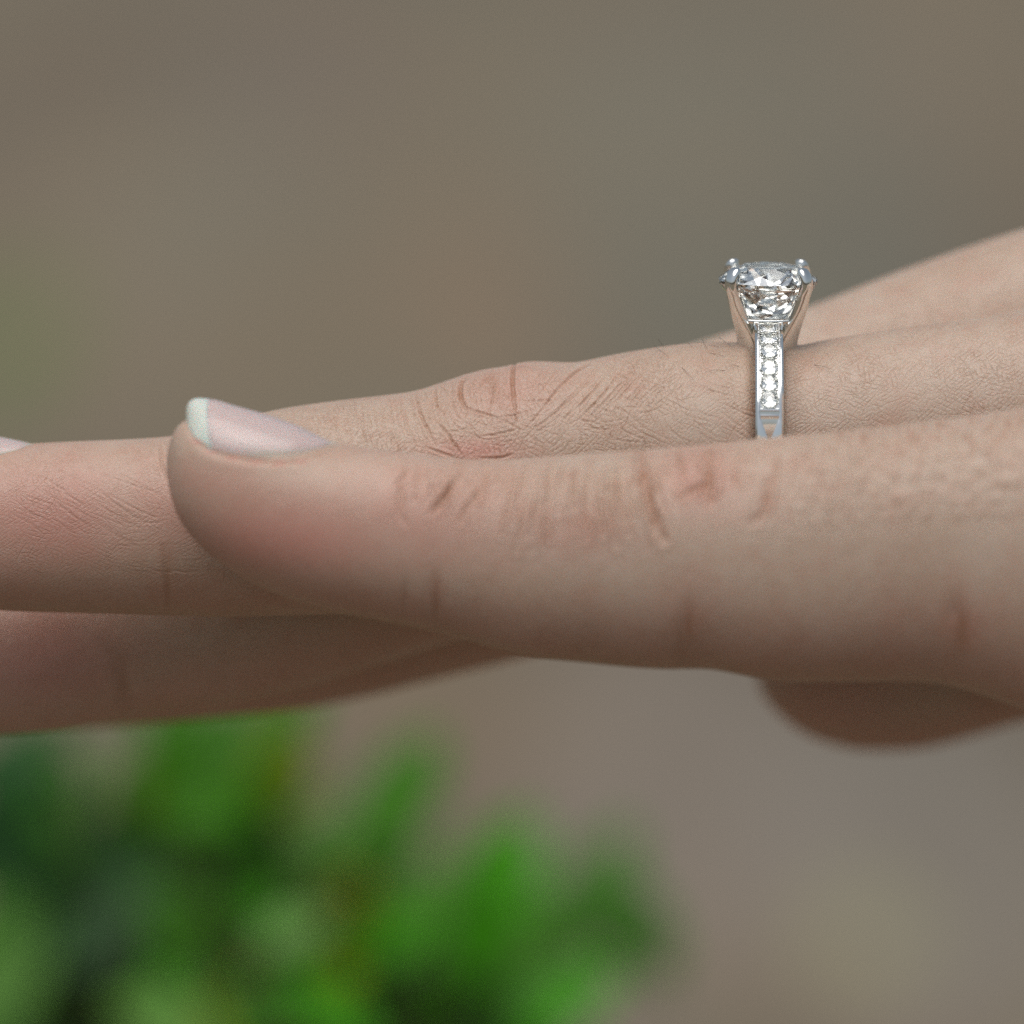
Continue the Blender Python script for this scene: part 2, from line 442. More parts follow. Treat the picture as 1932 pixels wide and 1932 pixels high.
def build_hand():
    Vs, Fs, off = [], [], 0
    for F in FING.values():
        V, f = loft(F)
        Vs.append(V); Fs += [tuple(i + off for i in q) for q in f]; off += len(V)
    # flesh of the palm and the wrist, to the right of the picture
    def ellip(u, v, d, ru, rv, rd, tilt=0.0):
        nonlocal off
        n, m = 28, 36
        pts = []
        for i in range(1, n):
            a = math.pi * i / n
            for j in range(m):
                b = 2 * math.pi * j / m
                pts.append((math.cos(a) * ru, math.sin(a) * math.sin(b) * rv, math.sin(a) * math.cos(b) * rd))
        pts = np.array(pts)
        ct, stt = math.cos(tilt), math.sin(tilt)
        z = pts[:, 1] * ct + pts[:, 2] * stt
        dd = -pts[:, 1] * stt + pts[:, 2] * ct
        c = P(u, v, d)
        V = c + (pts[:, :1] * RIGHT + z[:, None] * UP + dd[:, None] * FWD) * MM
        f = grid_faces(n - 1, m)
        f.append(tuple(range(m))[::-1]); f.append(tuple((n - 2) * m + j for j in range(m)))
        Vs.append(V); Fs.extend(tuple(i + off for i in q) for q in f); off += len(V)
    ellip(2750, 860, 15, 24, 12, 26, 0.30)
    ellip(3150, 880, 16, 22, 12, 22, 0.2)
    ellip(2700, 1130, 22, 18, 9, 17, 0.2)
    ellip(4100, 900, 17, 42, 16.5, 23, 0.1)
    V = np.concatenate(Vs)
    me = mesh_from("hand_base", V, Fs, smooth=False)
    bm = bmesh.new(); bm.from_mesh(me)
    bmesh.ops.recalc_face_normals(bm, faces=bm.faces)
    bm.to_mesh(me); bm.free()
    tmp = bpy.data.objects.new("hand_base", me)
    COL.objects.link(tmp)
    md = tmp.modifiers.new("remesh", 'REMESH')
    md.mode = 'VOXEL'; md.voxel_size = 0.0004; md.adaptivity = 0.0
    dg = bpy.context.evaluated_depsgraph_get()
    me2 = bpy.data.meshes.new_from_object(tmp.evaluated_get(dg))
    bpy.data.objects.remove(tmp, do_unlink=True)

    def getco(m):
        a = np.empty(len(m.vertices) * 3); m.vertices.foreach_get("co", a); return a.reshape(-1, 3)
    def getedges(m):
        a = np.empty(len(m.edges) * 2, int); m.edges.foreach_get("vertices", a); return a.reshape(-1, 2)
    def smooth(co, ed, it, wt, lam=0.5):
        n = len(co)
        deg = np.bincount(ed.ravel(), minlength=n).astype(float)
        deg[deg == 0] = 1
        for _ in range(it):
            acc = np.stack([np.bincount(ed[:, 0], co[ed[:, 1], k], n) + np.bincount(ed[:, 1], co[ed[:, 0], k], n) for k in range(3)], 1)
            co = co + (acc / deg[:, None] - co) * (lam * wt)[:, None]
        return co
    co, ed = getco(me2), getedges(me2)
    u, v, d = invP(co)
    co = smooth(co, ed, 6, np.ones(len(co)))
    co = smooth(co, ed, 60, np.clip((u - 1640) / 350, 0, 1))      # webs and palm run into one another
    me2.vertices.foreach_set("co", co.ravel()); me2.update()

    def fid(co):
        u, v, d = invP(co)
        best = np.full(len(co), 1e9); idn = np.zeros(len(co), int)
        for i, F in enumerate(FING.values()):
            vc, rv, dc, rd = fsec(F, np.clip(u, F['u0'], F['u1']))
            q = np.hypot((v - vc) / np.maximum(rv, 20), (d - dc) / np.maximum(rd, 0.7)) + np.where(u < F['u0'] - 8, 5, 0)
            b = q < best
            best[b] = q[b]; idn[b] = i
        return idn, u, v, d
    # finer mesh where the camera looks at the little and the ring finger
    for lvl in range(2):
        co = getco(me2)
        idn, u, v, d = fid(co)
        bm = bmesh.new(); bm.from_mesh(me2); bm.verts.ensure_lookup_table()
        lim = 2.5
        dcs = np.zeros(len(co))
        for i, F in enumerate(FING.values()):
            dcs[idn == i] = fsec(F, np.clip(u[idn == i], F['u0'], F['u1']))[2]
        sel = (idn <= 1) & (u > -60) & (u < 1990) & (d < dcs + lim - lvl)
        es = [e for e in bm.edges if sel[e.verts[0].index] and sel[e.verts[1].index]]
        bmesh.ops.subdivide_edges(bm, edges=es, cuts=1, use_grid_fill=True)
        bm.to_mesh(me2); bm.free()
        co2, ed2 = getco(me2), getedges(me2)
        co2 = smooth(co2, ed2, 3, np.ones(len(co2)))
        me2.vertices.foreach_set("co", co2.ravel()); me2.update()

    co, ed = getco(me2), getedges(me2)
    idn, u, v, d = fid(co)
    nor = np.empty(len(co) * 3); me2.vertices.foreach_get("normal", nor); nor = nor.reshape(-1, 3)
    face = np.clip(-(nor @ FWD) * 1.5 + 0.65, 0, 1)                # only the side towards the viewer
    disp = np.zeros(len(co)); crease = np.zeros(len(co)); red = np.zeros(len(co))
    lmask = (idn == 0) * face; rmask = (idn == 1) * face; mmask = (idn == 2) * 1.0; imask = (idn == 3) * 1.0

    def curve(mask, pts, width, depth, col, bulge=0.35):
        """a crease along a polyline (layout units), depth in mm"""
        nonlocal disp, crease, red
        pts = np.array(pts, float)
        # round the polyline
        t = np.concatenate([[0], np.cumsum(np.hypot(*np.diff(pts, axis=0).T))])
        tq = np.linspace(0, t[-1], max(8, int(t[-1] / 6)))
        pp = np.stack([pchip(t, pts[:, 0], tq), pchip(t, pts[:, 1], tq)], 1)
        pp += np.cumsum(nrs.normal(0, 0.16 * min(width, 4), pp.shape), 0) * np.sin(np.linspace(0, np.pi, len(pp)))[:, None] * 0.6
        pad = width * 4 + 6
        k = np.where((mask > 0.02) & (u > pp[:, 0].min() - pad) & (u < pp[:, 0].max() + pad) & (v > pp[:, 1].min() - pad) & (v < pp[:, 1].max() + pad))[0]
        if len(k) == 0: return
        q = np.stack([u[k], v[k]], 1)
        best = np.full(len(k), 1e9); bt = np.zeros(len(k))
        for i in range(len(pp) - 1):
            a, b = pp[i], pp[i+1]
            ab = b - a
            tt = np.clip(((q - a) @ ab) / (ab @ ab + 1e-9), 0, 1)
            ds = np.hypot(*(q - a - tt[:, None] * ab).T)
            m = ds < best
            best[m] = ds[m]; bt[m] = (i + tt[m]) / (len(pp) - 1)
        taper = np.sin(np.pi * np.clip(bt * 0.94 + 0.03, 0, 1)) ** 0.5
        ph = nrs.uniform(0, 6.28, 3)
        vary = 0.85 + 0.15 * np.sin(bt * 9 + ph[0]) * np.sin(bt * 17 + ph[1])
        taper = taper * vary
        width = width * (0.7 + 0.3 * taper)
        g = np.exp(-(best / width) ** 2) * taper * mask[k]
        sh = np.exp(-((best - 2.1 * width) / (1.2 * width)) ** 2) * taper * mask[k]
        disp[k] += -depth * g + depth * bulge * sh
        red[k] = np.maximum(red[k], (0.28 if np.mean(width) > 3.0 else 0.12) * col * np.exp(-(best / (width * 3.2)) ** 2) * taper * mask[k])
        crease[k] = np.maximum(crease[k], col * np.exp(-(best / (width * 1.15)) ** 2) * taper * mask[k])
    def blob(mask, uc, vc, ru, rv, amt, what):
        nonlocal disp, red, crease
        g = np.exp(-((u - uc) / ru) ** 2 - ((v - vc) / rv) ** 2) * mask
        if what == 'red': red = np.maximum(red, amt * g)
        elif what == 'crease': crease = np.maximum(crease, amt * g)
        else: disp += amt * g
    def Z4(pts):           # measured on an enlarged crop of the ring finger's knuckle
        return [((1100 + x * 0.5435) / 1.4953, (900 + y * 0.5435) / 1.4953) for x, y in pts]
    # ---- ring finger: creases of the middle knuckle
    R = rmask
    for pts, w, dp, c in [
        ([(652,215),(640,270),(633,330),(640,400),(650,470)], 4.6, 0.26, 0.8), ([(646,440),(652,500),(658,562)], 2.6, 0.12, 0.5),
        ([(395,305),(370,345),(366,385),(376,430),(396,468)], 4.8, 0.26, 0.85), ([(385,455),(440,478),(520,500),(560,516)], 2.8, 0.14, 0.6), ([(545,508),(610,535),(690,582)], 2.3, 0.10, 0.5),
        ([(524,262),(534,300),(545,350),(538,400),(515,495)], 3.2, 0.13, 0.55),
        ([(1035,232),(985,262),(940,300),(905,338)], 3.6, 0.18, 0.65), ([(920,320),(870,368),(825,425),(795,462)], 2.8, 0.14, 0.55), ([(800,455),(750,520),(690,582)], 2.2, 0.10, 0.42),
        ([(690,582),(770,548),(850,515),(900,470)], 1.9, 0.05, 0.28),
        ([(880,262),(820,330),(770,395),(735,440)], 2.0, 0.07, 0.35), ([(800,262),(768,310),(740,372)], 1.8, 0.05, 0.3), ([(700,250),(715,300),(708,370)], 1.8, 0.05, 0.28),
        ([(580,262),(596,320),(590,400),(600,470)], 1.9, 0.06, 0.3), ([(450,300),(432,350),(436,410),(452,455)], 2.0, 0.07, 0.35), ([(330,340),(318,390),(330,450),(362,520)], 2.2, 0.08, 0.4),
        ([(420,520),(500,555),(590,575),(670,588)], 2.0, 0.06, 0.32), ([(360,560),(450,610),(560,640),(680,620),(760,575)], 2.0, 0.06, 0.3),
        ([(440,390),(490,330),(530,295)], 2.6, 0.10, 0.4), ([(550,380),(600,400),(640,430)], 2.6, 0.08, 0.35),
        ([(690,430),(760,425),(860,420)], 2.6, 0.09, 0.4), ([(670,365),(750,350),(830,330)], 2.4, 0.07, 0.3),
        ([(130,365),(140,410),(155,480),(195,570),(240,660)], 3.2, 0.13, 0.55),
        ([(235,345),(236,390),(240,450),(285,492)], 3.2, 0.13, 0.55),
        ([(235,535),(285,580),(330,640),(385,720)], 3.4, 0.14, 0.6),
        ([(470,612),(560,595),(665,570)], 2.8, 0.10, 0.4), ([(390,480),(420,560),(480,640)], 2.4, 0.07, 0.3),
        ([(180,660),(280,700),(400,738)], 3.0, 0.10, 0.5), ([(470,722),(560,722),(640,700)], 3.2, 0.12, 0.6),
        ([(0,560),(30,640),(60,690)], 2.8, 0.10, 0.45), ([(60,430),(90,540),(130,640)], 2.4, 0.07, 0.3),
        ([(560,510),(640,500),(740,470)], 2.4, 0.07, 0.3), ([(300,500),(350,560),(420,610)], 2.2, 0.06, 0.3),
    ]:
        curve(R, Z4(pts), w * 0.72, dp * 0.85, c * 1.2)
        curve(R, Z4([(x + nrs.uniform(-16, 16), y + nrs.uniform(-12, 12)) for x, y in pts]), w * 0.4, dp * 0.3, c * 0.4)
    for i in range(150):                                           # a net of small lines over the knuckle
        x0, y0 = nrs.uniform(60, 1000), nrs.uniform(260, 690)
        L = nrs.uniform(50, 150); a = nrs.uniform(0, 3.14)
        curve(R, Z4([(x0, y0), (x0 + L * .5 * math.cos(a) + nrs.uniform(-9, 9), y0 + L * .5 * math.sin(a) + nrs.uniform(-9, 9)), (x0 + L * math.cos(a), y0 + L * math.sin(a))]), nrs.uniform(1.3, 1.9), nrs.uniform(0.02, 0.05), nrs.uniform(0.1, 0.3))
    for i in range(26):                                            # oblique folds between the knuckle and the ring
        x0 = 1075 + i * 27 + nrs.uniform(-12, 12)
        y0 = 225 - i * 3 + nrs.uniform(-20, 45)
        L = nrs.uniform(0.65, 1.0)
        dx, dy = (-370 + i * 7 + nrs.uniform(-40, 40)) * L, (410 - i * 3) * L
        pts = [(x0, y0), (x0 + dx * 0.33 + nrs.uniform(-14, 14), y0 + dy * 0.40), (x0 + dx * 0.68 + nrs.uniform(-14, 14), y0 + dy * 0.72), (x0 + dx, y0 + dy)]
        curve(R, Z4(pts), nrs.uniform(1.5, 2.4), nrs.uniform(0.08, 0.15) * (1 - i / 28), nrs.uniform(0.22, 0.48) * (1 - i / 24))
    for i in range(40):                                            # the crossing set
        x0 = nrs.uniform(980, 1800); y0 = nrs.uniform(200, 600)
        L = nrs.uniform(120, 300)
        curve(R, Z4([(x0, y0), (x0 + L * 0.5, y0 + L * nrs.uniform(0.1, 0.45)), (x0 + L, y0 + L * nrs.uniform(0.2, 0.8))]), 1.5, 0.05, 0.18)
    for i in range(16):                                            # fine lines left of the knuckle
        x0 = -300 + i * 27 + nrs.uniform(-8, 8)
        y0 = 400 + nrs.uniform(-30, 80) + max(0, (60 - x0) * 0.10)
        curve(R, Z4([(x0, y0), (x0 + nrs.uniform(0, 25), y0 + 110), (x0 + nrs.uniform(20, 70), y0 + nrs.uniform(180, 260))]), 1.9, 0.05, nrs.uniform(0.15, 0.3))
    blob(R, 925, 722, 16, 22, 0.40, 'crease')
    blob(R, 958, 735, 110, 70, 0.38, 'red'); blob(R, 900, 850, 90, 26, 0.75, 'red')
    blob(R, 985, 700, 28, 18, 0.14, 'd'); blob(R, 905, 730, 26, 30, 0.12, 'd'); blob(R, 1040, 715, 36, 22, 0.08, 'd')
    # ---- ring finger: the end joint, left of the little finger's tip
    for pts, w, dp, c in [([(302,838),(306,880),(318,905)], 5, 0.10, 0.45), ([(374,838),(378,875),(384,905)], 5, 0.10, 0.4),
                          ([(335,834),(343,880)], 4, 0.07, 0.3), ([(308,1030),(316,1085),(318,1145)], 9, 0.06, 0.4)]:
        curve(R, [(x, y) for x, y in pts], w * 0.7, dp, c)
    def Z6(pts): return [((x * 0.6211) / 1.4953, (1100 + y * 0.6211) / 1.4953) for x, y in pts]
    for i in range(30):
        x0 = nrs.uniform(0, 520); y0 = 330 + nrs.uniform(0, 330)
        L = nrs.uniform(110, 260); s = nrs.uniform(0.35, 0.8)
        curve(R, Z6([(x0, y0), (x0 + L * .5, y0 + L * s * .55), (x0 + L, y0 + L * s)]), nrs.uniform(1.3, 2.0), nrs.uniform(0.015, 0.04), nrs.uniform(0.08, 0.25))
    for i in range(26):
        x0 = nrs.uniform(480, 860); y0 = 560 + nrs.uniform(0, 300)
        L = nrs.uniform(120, 260)
        curve(R, Z6([(x0, y0), (x0 + L * .5, y0 + nrs.uniform(-12, 18)), (x0 + L, y0 + nrs.uniform(-25, 20))]), nrs.uniform(1.3, 1.9), nrs.uniform(0.012, 0.03), nrs.uniform(0.08, 0.2))
    blob(R, 90, 980, 190, 120, 0.75, 'red'); blob(R, 330, 960, 170, 100, 0.5, 'red'); blob(R, 20, 1060, 120, 80, 0.5, 'red')
    # ---- skin pressed by the ring
    blob((idn == 1) * 1.0, 1446, 860, 26, 400, -0.42, 'd')
    for uc in (1408, 1486):
        blob((idn == 1) * 1.0, uc, 860, 16, 400, 0.16, 'd')
    # ---- little finger
    Lm = lmask
    def Z5(pts): return [((1700 + x * 0.6154) / 1.4953, (1100 + y * 0.6154) / 1.4953) for x, y in pts]
    for pts, w, dp, c in [
        ([(175,250),(180,330),(200,440),(235,570),(285,690)], 9.0, 0.36, 0.62),
        ([(352,270),(358,340),(375,385)], 6.0, 0.16, 0.4), ([(495,270),(480,350),(488,440),(500,525)], 7.0, 0.30, 0.6),
        ([(480,430),(430,450),(380,490)], 6.0, 0.16, 0.42), ([(800,290),(790,370),(760,450),(735,560),(680,620)], 7.5, 0.2, 0.42),
        ([(890,260),(880,380),(840,500)], 6, 0.10, 0.25), ([(950,250),(935,390),(890,520)], 6, 0.10, 0.22), ([(1010,330),(1000,440),(960,540)], 6, 0.08, 0.25),
        ([(390,940),(410,1040),(430,1130),(440,1180)], 9.0, 0.26, 0.7), ([(330,1020),(355,1120),(390,1220)], 8, 0.2, 0.5),
        ([(1560,1010),(1620,1090),(1650,1180),(1650,1260)], 14.0, 0.45, 0.75), ([(1700,1060),(1720,1160)], 9, 0.14, 0.3),
    ]:
        low = pts[0][1] > 900                                      # folds of the palm side: soft and reddish
        curve(Lm, Z5(pts), w * (1.7 if low else 1.0), dp * (0.05 if low else 1.0), c * (0.5 if low else 1.5), 0.3)
        curve(Lm, Z5([(x + nrs.uniform(-9, 9), y) for x, y in pts]), w * 2.3, dp * (0.05 if low else 0.25), c * 0.45, 0.2)
        for q in range(4):                                         # finer folds lying beside the main one
            ox = nrs.uniform(14, 60) * (1 if q % 2 else -1); y1 = nrs.uniform(-40, 40)
            curve(Lm, Z5([(x + ox + nrs.uniform(-6, 6), y + y1) for x, y in pts]), w * 0.55, dp * (0.03 if low else 1) * nrs.uniform(0.15, 0.35), c * nrs.uniform(0.15, 0.4), 0.4)
    for pts, w, dp, c in [
        ([(818,1075),(822,1120),(826,1172)], 8, 0.22, 0.6), ([(760,1110),(768,1160)], 7, 0.10, 0.3),
        ([(860,905),(840,935),(815,968)], 5.5, 0.22, 0.55), ([(878,880),(862,905),(842,940)], 5, 0.08, 0.3), ([(925,890),(905,920),(880,960),(868,985)], 5.0, 0.15, 0.4),
        ([(770,885),(755,920),(752,960),(765,990)], 6, 0.12, 0.3), ([(795,880),(783,920),(785,950)], 5, 0.10, 0.25),
        ([(960,890),(935,945)], 5, 0.07, 0.22),
    ]:
        low = pts[0][1] > 1050
        curve(Lm, pts, w * (1.7 if low else 1.0), dp * (0.05 if low else 1.0), c * (0.5 if low else 1.5), 0.3)
        curve(Lm, [(x + nrs.uniform(-4, 4), y) for x, y in pts], w * 2.3, dp * (0.05 if low else 0.25), c * 0.45, 0.2)
        for q in range(3):
            ox = nrs.uniform(6, 24) * (1 if q % 2 else -1); y1 = nrs.uniform(-16, 16)
            curve(Lm, [(x + ox + nrs.uniform(-3, 3), y + y1) for x, y in pts], w * 0.55, dp * (0.03 if low else 1) * nrs.uniform(0.15, 0.4), c * nrs.uniform(0.15, 0.4), 0.4)
    for i in range(26):                                             # long soft folds between the two joints
        x0 = 975 + i * 10 + nrs.uniform(-9, 9)
        y0 = 872 + nrs.uniform(-6, 14); L = nrs.uniform(90, 170)
        bend = (i - 12) * 2.2
        curve(Lm, [(x0, y0), (x0 - 4 + bend * .2, y0 + L * .4), (x0 + bend, y0 + L)], nrs.uniform(2.6, 5.0), nrs.uniform(0.09, 0.20), nrs.uniform(0.02, 0.14), 0.8)
    for iu in range(24):                                            # goose-flesh of the little finger's base
        for iv in range(9):
            uc = 1478 + iu * 20 + (iv % 2) * 10 + nrs.uniform(-8, 8)
            vc = 812 + iv * 21 - (uc - 1500) * 0.05 + nrs.uniform(-8, 8)
            fade = min(1, (uc - 1470) / 60) * max(0, 1 - iv / 12)
            blob(Lm, uc, vc, nrs.uniform(6.5, 9), nrs.uniform(8, 12), 0.14 * fade, 'd')
            blob(Lm, uc + nrs.uniform(7, 12), vc + nrs.uniform(6, 12), 6, 8, nrs.uniform(0.0, 0.85) * fade, 'crease')
    blob(Lm, 1320, 905, 90, 75, 0.5, 'red'); blob(Lm, 520, 1020, 260, 100, 0.8, 'red'); blob(Lm, 780, 980, 240, 120, 0.5, 'red')
    blob(Lm, 400, 920, 110, 60, 0.45, 'red'); blob(Lm, 1300, 1170, 120, 80, 0.35, 'red'); blob(Lm, 1810, 1190, 130, 80, 0.4, 'red'); blob(Lm, 1060, 1000, 160, 70, 0.35, 'red')
    for (u0, v0, du, dv, n_) in ((1200, 858, 235, 95, 46), (745, 872, 215, 80, 34)):   # the net of fine folds on its two joints
        for i in range(n_):
            x0, y0 = u0 + nrs.uniform(0, du), v0 + nrs.uniform(-15, dv * 0.6)
            lean = (x0 - u0 - du / 2) / du * -30 if u0 > 1000 else -22
            L = nrs.uniform(25, 70)
            curve(Lm, [(x0, y0), (x0 + lean * .35 + nrs.uniform(-4, 4), y0 + L * .5), (x0 + lean + nrs.uniform(-4, 4), y0 + L)], nrs.uniform(1.6, 2.8), nrs.uniform(0.05, 0.13), nrs.uniform(0.04, 0.18), 0.5)
    for (uc, vc, ru, rv_, am) in ((1302, 1180, 9, 42, .75), (1286, 1205, 10, 40, .45), (1815, 1190, 13, 48, .85), (1800, 1150, 18, 30, .35), (824, 1130, 7, 42, .75), (765, 1130, 6, 30, .25)):
        blob(Lm, uc, vc, ru, rv_, am, 'crease')                    # folds of the palm side: soft and reddish brown
        blob(Lm, uc, vc, ru * 0.8, rv_, -0.10, 'd')
        blob(Lm, uc, vc, ru * 4, rv_ * 1.5, am * 0.7, 'red')
    blob(R, 318, 1090, 7, 55, 0.6, 'crease'); blob(mmask * face, 232, 1285, 12, 60, 0.5, 'crease')
    # skin folds round the little finger's nail
    nf = [(352,800),(366,828),(392,848),(430,860),(475,867),(520,870),(560,867),(600,855),(640,838)]
    curve(Lm, nf, 4.5, 0.14, 0.25, 0.0)
    for x, y in nf[1:7]: blob(Lm, x + 8, y + 4, 16, 6, 0.8, 'red')
    curve(Lm, [(560,874),(600,864),(634,848),(652,838)], 6, -0.10, 0.0, 0.0)
    curve(Lm, [(x, y + 17) for x, y in nf], 12, -0.05, 0.0, 0.0)
    blob((idn == 0) * 1.0, 655, 838, 22, 26, 0.10, 'd')
    # middle and index fingers: bends seen from below
    u_, v_ = u, v
    curve(mmask * face, [(195,1215),(228,1265),(250,1335)], 15, 0.25, 0.25, 0.3)
    blob(mmask, 70, 1240, 200, 140, 0.75, 'red'); blob(imask, 600, 1260, 300, 120, 0.3, 'red')
    blob((idn == 4) * 1.0, 1560, 1350, 200, 100, 0.5, 'red')

    # palm side pinker than the backs, with the undersides' warm shade painted in too
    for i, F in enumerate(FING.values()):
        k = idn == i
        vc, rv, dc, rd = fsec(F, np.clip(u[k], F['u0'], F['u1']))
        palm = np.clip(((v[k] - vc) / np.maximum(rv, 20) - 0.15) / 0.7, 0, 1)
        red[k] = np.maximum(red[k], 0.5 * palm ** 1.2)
    co = co + nor * (disp * MM)[:, None]
    me2.vertices.foreach_set("co", co.ravel())
    # coordinates along and round the finger, for the skin's furrows
    uv = np.zeros((len(co), 3))
    for i, F in enumerate(FING.values()):
        k = idn == i
        vc, rv, dc, rd = fsec(F, np.clip(u[k], F['u0'], F['u1']))
        th = np.arctan2((vc - v[k]) * KPX, -(d[k] - dc) )
        uv[k, 0] = u[k] * KPX; uv[k, 1] = th * 6.8 + i * 60
    micro = np.where(idn == 1, 1.25, np.where(idn == 0, 1.1, np.where(idn == 2, 1.0, 0.5)))
    micro = np.where((idn == 0) & (u < 800), 0.45, micro)
    micro = np.where((idn == 1) & (u < 420), 0.75, micro)
    def att(name, typ, val):
        a = me2.attributes.new(name, typ, 'POINT')
        a.data.foreach_set("vector" if typ == 'FLOAT_VECTOR' else "value", val.ravel())
    att("skin_uv", 'FLOAT_VECTOR', uv)
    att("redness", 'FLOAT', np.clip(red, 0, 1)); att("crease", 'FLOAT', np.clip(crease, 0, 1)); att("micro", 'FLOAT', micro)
    me2.polygons.foreach_set("use_smooth", [True] * len(me2.polygons))
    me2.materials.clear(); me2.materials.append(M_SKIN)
    me2.name = "hand"; me2.update()
    print("hand verts", len(me2.vertices), "faces", len(me2.polygons))
    hand = link("hand", me2, None)
    tag(hand, "outstretched hand, back upward, with fingers pointing left and a diamond ring on the ring finger", "hand")
    return hand
hand = build_hand()

def build_nail(F, crest, edge, a_tip, wing=0.12, thick=0.20, lift=0.0):
    """a curved nail plate: crest and front edge given as layout polylines from the free edge to the root"""
    crest, edge = np.array(crest, float), np.array(edge, float)
    n, m = 72, 41
    def along(p, a):
        t = np.concatenate([[0], np.cumsum(np.hypot(*np.diff(p, axis=0).T))]); t /= t[-1]
        return np.stack([pchip(t, p[:, 0], a), pchip(t, p[:, 1], a)], 1)
    b = np.linspace(-1, 1, m)
    it = n // 4
    # rows run from the free edge to the root; row it follows the curved line where the nail leaves the finger
    A = a_tip + wing * np.abs(b) ** 3.0
    rows = np.arange(n)[:, None]
    a = np.where(rows <= it, A[None] * (rows / it) ** 1.6, A[None] + (1 - A[None]) * (rows - it) / (n - 1 - it))
    def dedge(uu, vv):
        vc, rv, dc, rd = fsec(F, np.clip(uu, F['u0'] + 14, F['u1']))
        q = np.clip(np.abs(vv - vc) / np.maximum(rv, 1), 0, 0.995)
        return dc, rd * (1 - q ** F['n']) ** (1 / F['n'])
    al = np.linspace(0, 1, 240)
    Cl, El = along(crest, al), along(edge, al)
    dcl, wel = dedge(El[:, 0], El[:, 1])
    # keep the plate's half-width smooth along its length; it closes at the root
    wel = np.convolve(np.pad(wel, 24, mode='edge'), np.ones(49) / 49, 'valid')
    wel *= np.clip(1 - al, 0, 1) ** 0.34 * 0.16 + 0.84
    wel *= (0.12 + 0.88 * np.clip((1 - al) / 0.10, 0, 1) ** 0.5) * (0.35 + 0.65 * np.clip((al + 0.002) / 0.085, 0, 1) ** 0.5)
    I = lambda arr: np.interp(a, al, arr)
    ang = np.abs(b) * (math.pi / 2)
    fv = (1 - np.cos(ang))[None]; fd = (np.sin(ang) * np.sign(b))[None]
    uu = I(Cl[:, 0]) + (I(El[:, 0]) - I(Cl[:, 0])) * fv
    vv = I(Cl[:, 1]) + (I(El[:, 1]) - I(Cl[:, 1])) * fv
    dd = I(dcl) - fd * (I(wel) + 0.06)
    top = P(uu, vv, dd)
    # plate thickness along the local normal
    gu = np.gradient(top, axis=0); gv = np.gradient(top, axis=1)
    nr = np.cross(gu, gv); nr /= np.linalg.norm(nr, axis=-1, keepdims=True) + 1e-12
    if nr[n // 2, m // 2] @ UP < 0: nr = -nr
    top = top + nr * lift * MM
    bot = top - nr * thick * MM
    def plate(i0, i1, dz=0.0):
        k = i1 - i0
        V = np.concatenate([(top[i0:i1] + nr[i0:i1] * dz * MM).reshape(-1, 3), bot[i0:i1].reshape(-1, 3)])
        f = grid_faces(k, m, closed_m=False)
        o = k * m
        f += [tuple(i + o for i in q[::-1]) for q in grid_faces(k, m, closed_m=False)]
        for j in range(m - 1):
            f.append((j, j + o, j + 1 + o, j + 1)); e = (k - 1) * m
            f.append((e + j + 1, e + j + 1 + o, e + j + o, e + j))
        for i in range(k - 1):
            f.append((i * m, (i + 1) * m, (i + 1) * m + o, i * m + o))
            f.append(((i + 1) * m + m - 1, i * m + m - 1, i * m + m - 1 + o, (i + 1) * m + m - 1 + o))
        me = mesh_from("fingernail", V, f, smooth=True, sharp=60)
        ss = lambda x, lo, hi: (lambda t: t * t * (3 - 2 * t))(np.clip((x - lo) / (hi - lo), 0, 1))
        rim = np.maximum(ss(np.abs(b)[None] + 0 * a, 0.80, 0.95) * ss(a, 0.40, 0.62), ss(a, 0.90, 0.97))[i0:i1].ravel()
        me.attributes.new("rim", 'FLOAT', 'POINT').data.foreach_set("value", np.concatenate([rim, rim]).astype(np.float32) * 0.85)
        bm = bmesh.new(); bm.from_mesh(me); bmesh.ops.recalc_face_normals(bm, faces=bm.faces); bm.to_mesh(me); bm.free()
        return me
    nail = link("fingernail", plate(max(it - 1, 0), n), M_NAIL, hand)
    tip = link("nail_tip", plate(0, it + 1, 0.012), M_TIP, nail)
    tip["label"] = "white free edge of the nail"
    return nail

build_nail(FING["little"], [(352,768),(358,757),(374,751),(400,753),(440,764),(500,781),(560,802),(610,826),(640,838)],
           [(351,780),(353,800),(360,820),(385,843),(425,857),(470,864),(520,867),(560,863),(600,851),(640,838)], 0.16)
build_nail(FING["ring"], [(-262,905),(-235,865),(-190,832),(-120,818),(-60,817),(0,824),(45,833),(72,840)],
           [(-258,930),(-232,915),(-190,896),(-120,882),(-60,872),(0,862),(45,848),(72,840)], 0.2)

# fine hairs on the ring finger
M_HAIR = mat_plain("hair", (0.06, 0.035, 0.02), 0.5, 0.2)
def build_hair(pts, r=0.015):
    """pts: (u, v, height over the skin mm)"""
    F = FING["ring"]
    pts = np.array(pts, float)
    t = np.linspace(0, 1, len(pts)); tq = np.linspace(0, 1, 12)
    u, v, h = (pchip(t, pts[:, k], tq) for k in range(3))
    vc, rv, dc, rd = fsec(F, u)
    q = np.clip((vc - v) / rv, -1.2, 0.97)
    dsk = dc - rd * (1 - np.abs(q) ** F['n']) ** (1 / F['n']) - h
    c = P(u, v, dsk)
    tan = np.gradient(c, axis=0); tan /= np.linalg.norm(tan, axis=1, keepdims=True)
    s1 = np.cross(tan, FWD); s1 /= np.linalg.norm(s1, axis=1, keepdims=True); s2 = np.cross(tan, s1)
    rr = r * MM * np.linspace(1, 0.35, 12)
    V = np.concatenate([np.stack([c[i] + (s1[i] * math.cos(a) + s2[i] * math.sin(a)) * rr[i] for a in (0, 2.094, 4.188)]) for i in range(12)])
    link("hair", mesh_from("hair", V, grid_faces(12, 3)), M_HAIR, hand)
